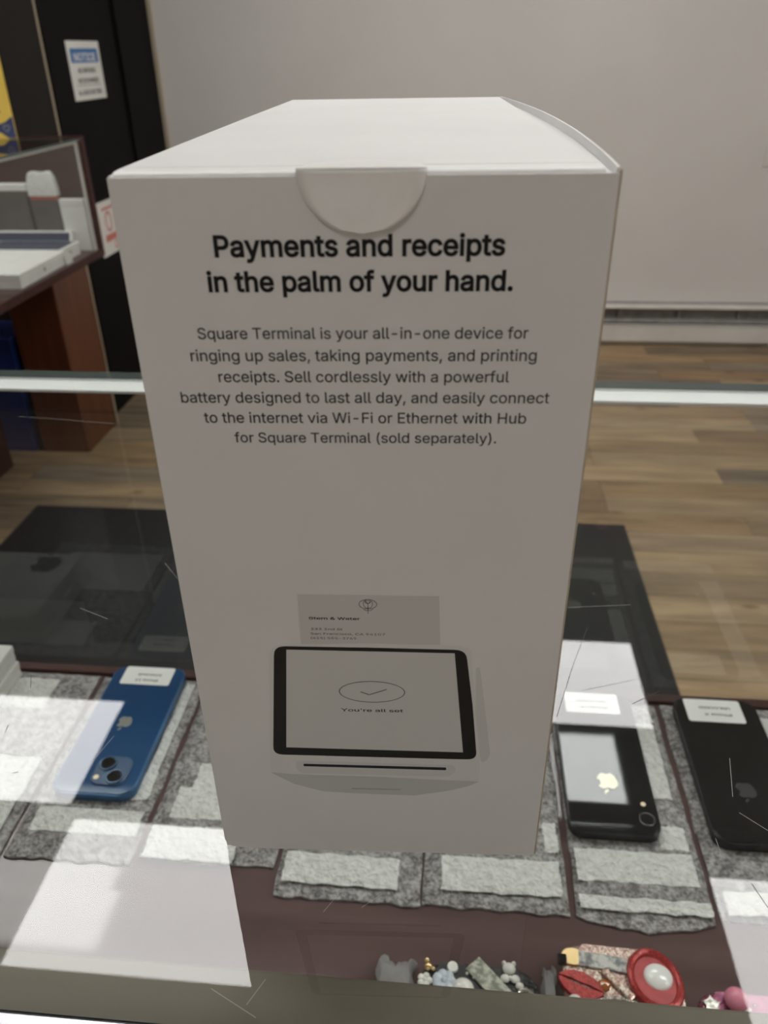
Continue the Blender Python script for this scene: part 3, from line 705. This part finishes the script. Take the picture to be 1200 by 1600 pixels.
# ------------------------------------------------------------------ phones (local: long axis y, camera end towards -y, back glass up)
def apple_pts(s):
    """a bitten apple outline, and its leaf"""
    R = []
    ctl = [(0, .36), (.13, .40), (.27, .41), (.40, .33), (.455, .25), (.37, .17), (.335, .04), (.37, -.10), (.475, -.19), (.42, -.34), (.31, -.49), (.18, -.53), (0, -.49), (-.18, -.53), (-.31, -.48), (-.43, -.30), (-.50, -.06), (-.49, .16), (-.42, .30), (-.28, .40), (-.13, .41)]
    body = []
    for i in range(len(ctl)):                                        # a smooth curve through the control points
        p0, p1, p2, p3 = (Vector(ctl[(i+k-1) % len(ctl)]) for k in range(4))
        for j in range(4):
            u = j/4; q = .5*((2*p1)+(p2-p0)*u+(2*p0-5*p1+4*p2-p3)*u*u+(3*p1-p0-3*p2+p3)*u**3); body.append((q.x, q.y))
    leaf = [(0, .46), (.02, .60), (.12, .72), (.24, .76), (.22, .62), (.13, .51)]
    return [(x*s, y*s) for x, y in body], [(x*s, y*s) for x, y in rounded(leaf, .05, 3)]
def phone(label, x, y, rz, w, L, th, back, frame, cams, logo, logo_at, sticker, lines, plateau=None, z=SZ+PT+.0014, ringm='lens_ring'):
    t = thing('smartphone', label, 'smartphone', (x, y, z), rz, 'smartphones lying face down on bubble pouches')
    r = .0105
    fr = MB(); fr.prism(rrect(w, L, r, 8), 0, th-.0009, bev=.0009)
    fr.build('frame', M[frame], t, smooth=True)
    MB().prism(rrect(w-.0022, L-.0022, r-.0010, 8), th-.0011, th, bev=.0006, seg=3).build('back_glass', M[back], t, smooth=True)
    zt = th
    cp = None
    if plateau:
        px, py, pw, ph, pm = plateau
        cp = MB().prism(rrect(pw, ph, .0075, 8, px, py), th-.0002, th+.0012, bev=.0007, seg=3).build('camera_plateau', M[pm], t, smooth=True)
        zt = th+.0012
    for cx, cy, cr in cams:
        c = MB(); c.cyl((cx, cy, zt-.0003), cr, .0016, 32).ring((cx, cy, zt+.0013), cr-.0004, .0006, 32, 6)
        c = c.build('camera_lens', M[ringm], cp or t, smooth=True)
        MB().cyl((cx, cy, zt+.0012), cr-.0008, .0004, 32).build('lens_glass', M['lens'], c if cp is None else cp, smooth=False)
    bd, lf = apple_pts(logo_at[3])
    lm = Matrix.Translation((logo_at[1], logo_at[2], 0)) @ Matrix.Rotation(PI, 4, 'Z')
    lg = MB(); lg.prism(bd, th+.00002, th+.00008, lm).prism(lf, th+.00002, th+.00008, lm); lg.build('logo', M[logo], t)
    fx, fy, frr = logo_at[4]
    MB().cyl((fx, fy, zt+.00002), frr, .0003, 20).build('flash', M['flash'], cp or t)
    sx0, sx1, sy0, sy1 = sticker
    st = MB().prism(rrect(sx1-sx0, sy1-sy0, .0022, 5, (sx0+sx1)/2, (sy0+sy1)/2), th+.0001, th+.00022).build('label_sticker', M['sticker'], t)
    for tx, a, c, base, hgt in lines:
        m4 = Matrix.Translation((a, base, th+.00026)) @ Matrix.Rotation(PI, 4, 'Z')
        text_mesh('label_text', tx, M['ink_grey'], 0, a-c, 0, m4, st, height=hgt, bold=.02)
    # side keys
    for ky in (L*.16, L*.02):
        MB().box(w/2-.0004, w/2+.0004, ky-.006, ky+.006, th*.35, th*.6, .0002).build('side_key', M[frame], t)
    return t
phone('blue smartphone lying face down with white label, two camera lenses', -.2515, .294, .002, .0665, .1460, .0078, 'blue_glass', 'blue_metal',
      [(.0045, -.0445, .0066), (.0145, -.0575, .0066)], 'logo_grey', ('', -.0005, .002, .0125, (-.0005, -.0580, .0022)), (-.0235, .0225, .0485, .0715),
      [('iPhone 13', .011, -.010, .0555, .0038), ('(Unlocked)', .012, -.010, .0625, .0036)], (.0095, -.0505, .0285, .0285, 'blue_plateau'), ringm='lens_ring_blue')
phone('black smartphone lying face down next to the white box, with bright shiny logo', .1485, .289, -.002, .0665, .1460, .0083, 'black_glass', 'black_metal',
      [(.0235, -.0600, .0058)], 'logo_gold', ('', .0000, -.026, .0155, (.0235, -.0455, .0019)), (-.0235, .0220, .0475, .0715),
      [('iPhone XR', .012, -.012, .0555, .0038), ('UNLOCKED', .012, -.014, .0630, .0038)])
phone('black smartphone lying face down at the right edge with dark logo', .2525, .288, -.002, .0690, .1470, .0083, 'black_glass', 'black_metal',
      [(.0260, -.0630, .0058)], 'logo_dark', ('', .0000, -.026, .0145, (.0260, -.0500, .0019)), (-.0255, .0215, .0455, .0720),
      [('iPhone X', .012, -.011, .0555, .0038), ('UNLOCKED', .012, -.014, .0635, .0038)])

# two white boxes at the far left, one on the other
def slim_box(label, x, y, z, w, d, h, rz=0, top='paper', group=None, logo=False):
    t = thing('slim_box', label, 'box', (x, y, z), rz, group)
    MB().box(-w/2, w/2, -d/2, d/2, 0, h*.55, .0012).build('tray', M['paper'], t)
    l = MB().box(-w/2-.0004, w/2+.0004, -d/2-.0004, d/2+.0004, h*.55+.0003, h, .0012).build('lid', M['paper'], t)
    if top != 'paper':
        MB().box(-w/2+.005, w/2-.005, -d/2+.005, d/2-.005, h, h+.0004).build('lid_picture', M[top], l)
    if logo:
        for px, py, mt in ((0, -d/2-.0008, Matrix.Rotation(PI/2, 4, 'X')), (w/2+.0008, 0, Matrix.Rotation(PI/2, 4, 'Z') @ Matrix.Rotation(PI/2, 4, 'X'))):
            bd, lf = apple_pts(.011)
            mm = Matrix.Translation((px, py, h*.5)) @ mt
            lg = MB(); lg.prism(bd, 0, .0002, mm).prism(lf, 0, .0002, mm); lg.build('side_logo', M['logo_grey'], t)
    return t
zb = SZ+PT+.0018
slim_box('lower of two stacked white boxes left of the blue phone', -.425, .300, zb, .100, .110, .017, .0, group='white boxes stacked at the left')
t = slim_box('upper of two stacked white boxes left of the blue phone', -.4265, .301, zb+.0175, .100, .110, .017, .0, group='white boxes stacked at the left')
bd, lf = apple_pts(.03)
mm = Matrix.Translation((.020, -.035, .0171)) @ Matrix.Rotation(PI, 4, 'Z')
lg = MB(); lg.prism(bd, 0, .0003, mm).prism(lf, 0, .0003, mm); lg.build('lid_logo', M['logo_grey'], t)

# ------------------------------------------------------------------ decorated phone cases near the rail
CG = 'decorated phone cases on the shelf'
def case_shell(label, x, y, rz, w, L, th, m):
    t = thing('phone_case', label, 'phone case', (x, y, SZ+.0025), rz, CG)
    t.location.z = SZ+(.152-y)*.0271+.0006; t.rotation_euler.x = -.0271
    b = MB(); b.prism(rrect(w, L, .013, 8), 0, th, bev=.0030, seg=4); b.build('shell', M[m], t, smooth=True)
    return t
def W_(t):                                                           # a world spot on the shelf -> spot on a case
    c, s_ = math.cos(-t.rotation_euler.z), math.sin(-t.rotation_euler.z)
    return lambda x, y: ((x-t.location.x)*c-(y-t.location.y)*s_, (x-t.location.x)*s_+(y-t.location.y)*c)
def flower(p, x, y, z, r, m, n=5, core='resin_white'):
    b = MB()
    for k in range(n):
        a = 2*PI*k/n; b.ball((x+r*.58*math.cos(a), y+r*.58*math.sin(a), z), r*.48, r*.48, r*.3, 10, 6)
    b.ball((x, y, z+r*.12), r*.3, r*.3, r*.3, 10, 6)
    b.build('flower_charm', M[m], p, smooth=True)
TH = .010
# black case with pearls
c1 = case_shell('black phone case covered with white pearls, flowers and a paper bill', .047, .0385, .0, .073, .150, TH, 'black_case'); w = W_(c1)
x, y = w(.016, .109); b = MB(); b.ball((x, y, TH+.002), .0030, .0026, .0024, 10, 8).ball((x-.001, y+.0035, TH+.0025), .002, None, None, 8, 6).ball((x+.003, y-.001, TH+.0015), .0016, None, None, 8, 6).build('bear_charm', M['gold'], c1, smooth=True)
x, y = w(.031, .1105); MB().cyl((x, y, TH-.001), .0036, .003, 20, .0032).build('disc_charm', M['resin_white'], c1)
x, y = w(.014, .101); flower(c1, x, y, TH+.001, .0047, 'resin_white')
x, y = w(.026, .101); flower(c1, x, y, TH+.0015, .0072, 'resin_blue', 7)
x, y = w(.0375, .0975); MB().ball((x, y, TH+.001), .0068, .0062, .0055, 20, 14).build('pearl_charm', M['pearl'], c1, smooth=True)
x, y = w(.0545, .1025); MB().box(-.016, .016, -.0058, .0058, 0, .0012, mtx=Matrix.Translation((x, y, TH+.0006)) @ Matrix.Rotation(-.80, 4, 'Z')).build('paper_bill', M['bill'], c1)
x, y = w(.066, .112); b = MB(); b.ball((x, y, TH+.0015), .0042, .0036, .003, 12, 8).ball((x-.003, y+.003, TH+.002), .0015, None, None, 8, 6).ball((x+.003, y+.003, TH+.002), .0015, None, None, 8, 6).build('bear_charm', M['resin_white'], c1, smooth=True)
x, y = w(.0665, .106); b = MB(); b.ball((x-.003, y, TH+.0012), .0030, .0026, .0018, 10, 6).ball((x+.003, y, TH+.0012), .0030, .0026, .0018, 10, 6).ball((x, y, TH+.002), .0014, None, None, 8, 6).build('bow_charm', M['resin_white'], c1, smooth=True)
x, y = w(.072, .102); MB().ball((x, y, TH+.001), .0026, .0022, .0022, 12, 8).build('pearl_charm', M['pearl'], c1, smooth=True)
x, y = w(.078, .1025); flower(c1, x, y, TH+.0005, .005, 'black_case')
x, y = w(.075, .0945); MB().ring((x, y, TH+.001), .005, .0014, 24, 8).build('ring_charm', M['stones'], c1, smooth=True)
x, y = w(.064, .0955); flower(c1, x, y, TH+.001, .0045, 'bill_grey')
for k in range(34):
    px, py = random.uniform(.013, .081), random.uniform(.06, .112)
    x, y = w(px, py); r = random.uniform(.0006, .0012)
    MB().ball((x, y, TH+.0003), r, r, r, 8, 6).build('bead', M[random.choice(['silver', 'pearl', 'gold', 'silver'])], c1, smooth=True)
# clear bag under the black case
def bag():
    t = thing('plastic_bag', 'crumpled clear plastic bag sticking out around the black decorated case', 'plastic bag', (.04, .06, SZ+.0034)); t.rotation_euler.x = -.0271
    for sd, (x0, x1, y0, y1) in ((3, (-.0560, -.0330, -.02, .057)), (9, (.0470, .0545, -.02, .058))):
        o_ = sheet(x0, x1, y0, y1, 0, .0090, 16, 40, .0050, .0045, sd).build('bag_fold', M['bubble_clear'], t, smooth=True)
bag()
# pink glitter case
c2 = case_shell('pink glitter phone case with red lips and a large red disc', .1335, .0575, -.03, .071, .150, TH, 'glitter_pink'); w = W_(c2)
x, y = w(.0995, .121); MB().box(x-.0028, x+.0028, y-.003, y+.003, TH-.001, TH+.003, .0008).build('square_stone', M['lens'], c2)
x, y = w(.1065, .1235); MB().prism(ellipse(.0075, .006, 20, x, y), TH-.0005, TH+.0015, bev=.0006).build('gold_patch', M['gold'], c2)
x, y = w(.1245, .1215); MB().box(-.0145, .0145, -.0046, .0046, 0, .0010, mtx=Matrix.Translation((x, y, TH+.0006)) @ Matrix.Rotation(-.06, 4, 'Z')).build('paper_bill', M['bill_grey'], c2)
# lips
x, y = w(.109, .1055); R = Matrix.Translation((x, y, TH)) @ Matrix.Rotation(-.32, 4, 'Z')
upl = [(-.0150, 0), (-.009, .0052), (-.004, .0078), (0, .0062), (.004, .0078), (.009, .0052), (.0150, 0), (.006, .0014), (0, .0008), (-.006, .0014)]
lol = [(-.0150, 0), (-.006, -.0008), (0, -.0012), (.006, -.0008), (.0150, 0), (.010, -.0056), (.004, -.0086), (-.004, -.0086), (-.010, -.0056)]
b = MB(); b.prism(rounded(upl, .002, 3), -.0005, .0032, R, bev=.0010, seg=3); b.prism(rounded(lol, .002, 3), -.0005, .0034, R, bev=.0010, seg=3)
lp = b.build('lips_charm', M['glitter_red'], c2, smooth=True)
MB().prism(ellipse(.0075, .0011, 16), 0, .0018, R).build('teeth', M['stones'], lp)
x, y = w(.1045, .0955); MB().ball((x, y, TH+.0015), .0043, .0038, .0036, 16, 10).build('pearl_charm', M['pearl'], c2, smooth=True)
x, y = w(.1235, .107); MB().ball((x, y, TH+.0008), .0045, .0036, .0026, 8, 5).build('gem_charm', M['gem_orange'], c2)
x, y = w(.132, .108); MB().box(-.0115, .0115, -.0027, .0027, -.0004, .0026, .001, mtx=Matrix.Translation((x, y, TH)) @ Matrix.Rotation(-.78, 4, 'Z')).build('bar_charm', M['glitter_pink'], c2)
x, y = w(.1285, .1115); MB().box(-.005, .005, -.0014, .0014, -.0004, .0022, .0006, mtx=Matrix.Translation((x, y, TH)) @ Matrix.Rotation(-.9, 4, 'Z')).build('bar_charm', M['gold'], c2)
x, y = w(.1545, .1115)
ds = MB(); ds.prism(ellipse(.0158, .0192, 40, x, y, .25), TH-.001, TH+.0030, bev=.0012, seg=3)
ds = ds.build('disc_charm', M['red_soft'], c2, smooth=True)
MB().ring((x, y, TH+.0030), .0142, .0022, 40, 8, 1, 1.22, .25).build('disc_rim', M['glitter_red'], ds, smooth=True)
MB().ball((x+.0022, y+.0022, TH+.0026), .0088, .0085, .0030, 24, 12, .2).build('cabochon', M['cabochon'], ds, smooth=True)
b = MB(); x, y = w(.130, .086)
for k in range(26):
    a = math.radians(25+130*k/25); b.ball((x+.0215*math.cos(a), y+.0135*math.sin(a), TH+.0006), .0013, None, None, 8, 6)
b.build('stone_arc', M['stones'], c2, smooth=True)
MB().prism(ellipse(.0198, .0118, 30, x, y), TH-.0004, TH+.0006).build('mirror', M['lens'], c2)
x, y = w(.162, .094); MB().ball((x, y, TH+.0008), .0040, .0036, .0024, 10, 6).build('gem_charm', M['glitter_red'], c2)
for k in range(26):
    x, y = w(random.uniform(.100, .168), random.uniform(.07, .127)); r = random.uniform(.0006, .0011)
    MB().ball((x, y, TH+.0002), r, r, r, 8, 6).build('bead', M[random.choice(['silver', 'gold', 'silver'])], c2, smooth=True)
# magenta case
c3 = case_shell('magenta glitter phone case with a silver star and pink ball', .2115, .035, -.02, .071, .148, TH, 'glitter_magenta'); w = W_(c3)
x, y = w(.1855, .1005)
st = [((.0062 if k % 2 == 0 else .0028)*math.cos(PI/2+k*PI/5), (.0062 if k % 2 == 0 else .0028)*math.sin(PI/2+k*PI/5)) for k in range(10)]
MB().prism([(x+a, y+c) for a, c in st], TH-.0003, TH+.0016, bev=.0005).build('star_charm', M['stones'], c3)
x, y = w(.200, .1035); MB().ball((x, y, TH+.0035), .0068, .0068, .0062, 20, 14).build('ball_charm', M['pink'], c3, smooth=True)
x, y = w(.2025, .0955); MB().box(-.0065, .0065, -.0012, .0012, 0, .0022, .0007, mtx=Matrix.Translation((x, y, TH)) @ Matrix.Rotation(.7, 4, 'Z')).build('stick_charm', M['resin_white'], c3)
for k in range(14):
    x, y = w(random.uniform(.179, .24), random.uniform(.07, .105)); r = random.uniform(.0006, .0012)
    MB().ball((x, y, TH+.0002), r, r, r, 8, 6).build('bead', M['silver'], c3, smooth=True)

# ------------------------------------------------------------------ the other showcase at the left
sc = thing('showcase', 'glass showcase with dark mahogany frame against the dark pillar at the left', 'display case', (-1.05, 2.2, FLOOR_Z))
sx0, sy0 = -.56, -1.45                                               # local extent: x sx0..0, y sy0..0
zb0, zt0 = UP-.290, UP+.034
b = MB().box(sx0, 0, sy0, 0, zb0, zb0+.022, .002); b.build('case_floor', M['case_wood'], sc)
g = MB().box(sx0, -.0015, sy0, -.02, zt0-.006, zt0); g.use(M['glass']); g.use(M['glass_edge'])
g.bm.normal_update()
for f in g.bm.faces: f.material_index = 0 if abs(f.normal.z) > .5 else 1
g.build('glass_top', None, sc)
MB().box(-.008, -.003, sy0+.02, -.032, zb0+.022, zt0-.0065).build('front_glass', M['glass_upright'], sc)
for (px, py) in ((-.018, -.026), (sx0, -.026), (-.018, sy0), (sx0, sy0)):
    MB().box(px, px+.018, py, py+.026, zb0+.0225, zt0-.0065 if py < -.5 else zt0+.001, .002).build('corner_post', M['case_wood'], sc)
MB().box(sx0, 0, -.0195, 0, zt0+.0012, zt0+.004).build('end_cap', M['case_wood'], sc)
MB().box(sx0+.02, -.02, -.016, -.010, zb0+.0225, zt0-.0065).build('end_panel', M['case_wood'], sc)
MB().box(-.0105, -.0085, sy0+.02, -.032, zt0-.0125, zt0-.0066).build('glass_clip_rail', M['trim_white'], sc)
MB().box(-.0140, -.0085, -.040, -.033, zb0+.0225, zt0-.013).build('corner_seal', M['trim_white'], sc)
MB().box(sx0, sx0+.14, sy0+.1, -.1, 0, zb0-.0005).build('pedestal', M['case_wood'], sc)
# goods in the showcase
fz = FLOOR_Z+zb0+.0223
SG = 'white boxes in the left showcase'
slim_box('plain white flat box at the front of the left showcase', -1.190, 1.850, fz, .245, .270, .036, .02, group=SG, logo=True)
slim_box('flat white box with navy lid lying in the left showcase', -1.203, 2.052, fz, .235, .122, .036, .0, 'screen_blue', SG, True)
t = slim_box('white box with navy lid leaning back in the left showcase', -1.23, 2.134, fz, .235, .058, .014, .0, 'screen_blue', SG)
t.rotation_euler = (1.15, 0, 0); t.location = (-1.23, 2.138, fz+.0275)
t = thing('carton', 'plain white carton standing in the far corner of the left showcase', 'box', (-1.106, 2.170, fz), .0)
MB().box(-.036, .036, -.012, .011, 0, .125, .001).build('body', M['paper'], t); MB().box(-.0365, .0365, -.0125, .0115, .1253, .143, .001).build('lid', M['paper'], t)
t = thing('carton', 'tall dark grey carton with pale lid at the back of the left showcase', 'box', (-1.345, 2.170, fz))
MB().box(-.11, .11, -.012, .011, 0, .165, .001).build('body', M['grey_box'], t); MB().box(-.111, .111, -.0125, .0115, .1653, .185, .002).build('lid', M['paper'], t)
t = thing('carton', 'dark low carton under the wrapped parcel in the left showcase', 'box', (-1.187, 2.170, fz))
MB().box(-.040, .040, -.012, .011, 0, .140, .001).build('body', M['grey_box'], t)
t = thing('parcel', 'pale grey wrapped parcel with orange strip on top of a carton in the left showcase', 'parcel', (-1.187, 2.170, fz+.1405))
sheet(-.042, .042, -.013, .012, .0115, .060, 20, 14, .006, .0008, 21).build('wrap', M['foam'], t, smooth=True)
MB().box(-.040, .040, -.0125, .0115, 0, .0112, .002).build('strip', M['orange'], t)
# price tag
tag(MB().box(-.001, .001, -.022, .022, 0, .026, .0005).build('price_tag', M['sign_white'], loc=(-1.064, 1.990, fz), rotz=.05), 'small blank white tag against the showcase glass', 'price tag')
# standing display sign on the showcase
sg = thing('display_sign', 'yellow and navy card sign standing on the left showcase', 'sign', (-1.359, 2.165, FLOOR_Z+zt0+.0002), .0)
MB().box(-.135, .132, -.002, .002, 0, .33, .0008).build('card', M['yellow'], sg)
MB().prism([(.1315, .002), (.1315, .056), (.126, .055), (.11, .044), (.09, .038), (.02, .03), (-.13, .026), (-.13, .012), (.06, .018), (.09, .016), (.11, .002)], -.0028, -.0021, Matrix(((1, 0, 0, 0), (0, 0, 1, 0), (0, 1, 0, 0), (0, 0, 0, 1)))).build('navy_print', M['navy'], sg)
FZs = Matrix(((1, 0, .0, 0), (0, 0, 1, 0), (0, 1, 0, 0), (0, 0, 0, 1)))
b = MB()
hp = [(.0, -.010), (-.009, .0), (-.0085, .0055), (-.0045, .0075), (.0, .004), (.0045, .0075), (.0085, .0055), (.009, 0), (0, -.010)]
for (x0, y0), (x1, y1) in zip(hp, hp[1:]):
    dx, dy = x1-x0, y1-y0; L = math.hypot(dx, dy); nx_, ny_ = -dy/L*.0008, dx/L*.0008
    b.prism([(x0-nx_+.108, y0-ny_+.028), (x1-nx_+.108, y1-ny_+.028), (x1+nx_+.108, y1+ny_+.028), (x0+nx_+.108, y0+ny_+.028)], -.0034, -.0029, FZs)
b.build('heart_print', M['navy_line'], sg)
MB().box(.06, .1, -.0028, -.0022, .066, .071).build('word_print', M['navy'], sg)
MB().box(-.02, .02, .002, .06, 0, .002).build('easel_foot', M['paper'], sg)
# notice on the black door: lies in the plane x, letters run along y
ns = thing('notice_sign', 'white notice sign with blue header on the black door', 'sign', (-1.2803, 2.835, .188))
MB().box(-.0001, .0012, -.132, .132, -.088, .088, .0004).build('board', M['sign_white'], ns)
MB().box(.0013, .0016, -.112, .112, .024, .066).build('header_band', M['sign_blue'], ns)
NM = Matrix(((0, 0, 1, 0), (1, 0, 0, 0), (0, 1, 0, 0), (0, 0, 0, 1)))   # flat lettering (x, y) -> (y, z), facing +x
def sign_text(tx, a, c, base, h, m, x=.0018): return text_mesh('sign_text', tx, m, a, c, base, Matrix.Translation((x, 0, 0)) @ NM, ns, height=h, bold=.022)
sign_text('NOTICE', -.088, .088, .030, .031, M['sign_white'])
sign_text('NO REFUNDS', -.072, .072, -.006, .0195, M['ink_grey'], .0016)
sign_text('NO EXCHANGES', -.083, .083, -.036, .0195, M['ink_grey'], .0016)
MB().box(.0013, .0015, -.10, .10, -.044, -.0425).build('rule', M['ink_grey'], ns)
sign_text('ALL SALES ARE FINAL', -.100, .100, -.071, .019, M['ink_grey'], .0016)
# red and white paper lower on the door
rp = thing('paper_notice', 'white paper with red print low on the black door', 'paper notice', (-1.2803, 2.80, -.32))
MB().box(-.0001, .0006, -.105, .135, -.092, .095).build('sheet', M['sign_white'], rp)
RM = Matrix.Translation((.0008, 0, 0)) @ NM
for cy, cz, ry, rz, wd in ((-.012, .022, .030, .036, .009), (.030, -.066, .020, .016, .007), (.085, .022, .030, .036, .009)):
    b = MB(); A = [b.bm.verts.new(RM @ Vector((x, y, 0))) for x, y in ellipse(ry, rz, 28, cy, cz)]; B = [b.bm.verts.new(RM @ Vector((x, y, 0))) for x, y in ellipse(ry-wd, rz-wd, 28, cy, cz)]
    for k in range(28): b.bm.faces.new((A[k], A[(k+1) % 28], B[(k+1) % 28], B[k]))
    b.build('round_letter_print', M['red_ink'], rp)
MB().box(.0007, .0010, -.060, .115, -.046, -.022).build('band_print', M['red_ink'], rp)
MB().box(.0007, .0010, -.060, .115, .064, .072).build('rule_print', M['red_ink'], rp)

# blue bin beside the pillar
b = MB()
b.prism([(-.10, -.09), (.10, -.09), (.10, .09), (-.10, .09)], 0, .40)
for v in b.bm.verts:
    k = .82 if v.co.z < .2 else 1.0
    v.co.x *= k; v.co.y *= k
bn = thing('bin', 'blue plastic bin on the floor left of the pillar under the showcase', 'bin', (-1.53, 2.29, FLOOR_Z))
b.build('body', M['bin_blue'], bn)
MB().box(-.106, .106, -.096, .096, .4003, .415, .004).build('lid', M['bin_blue'], bn)
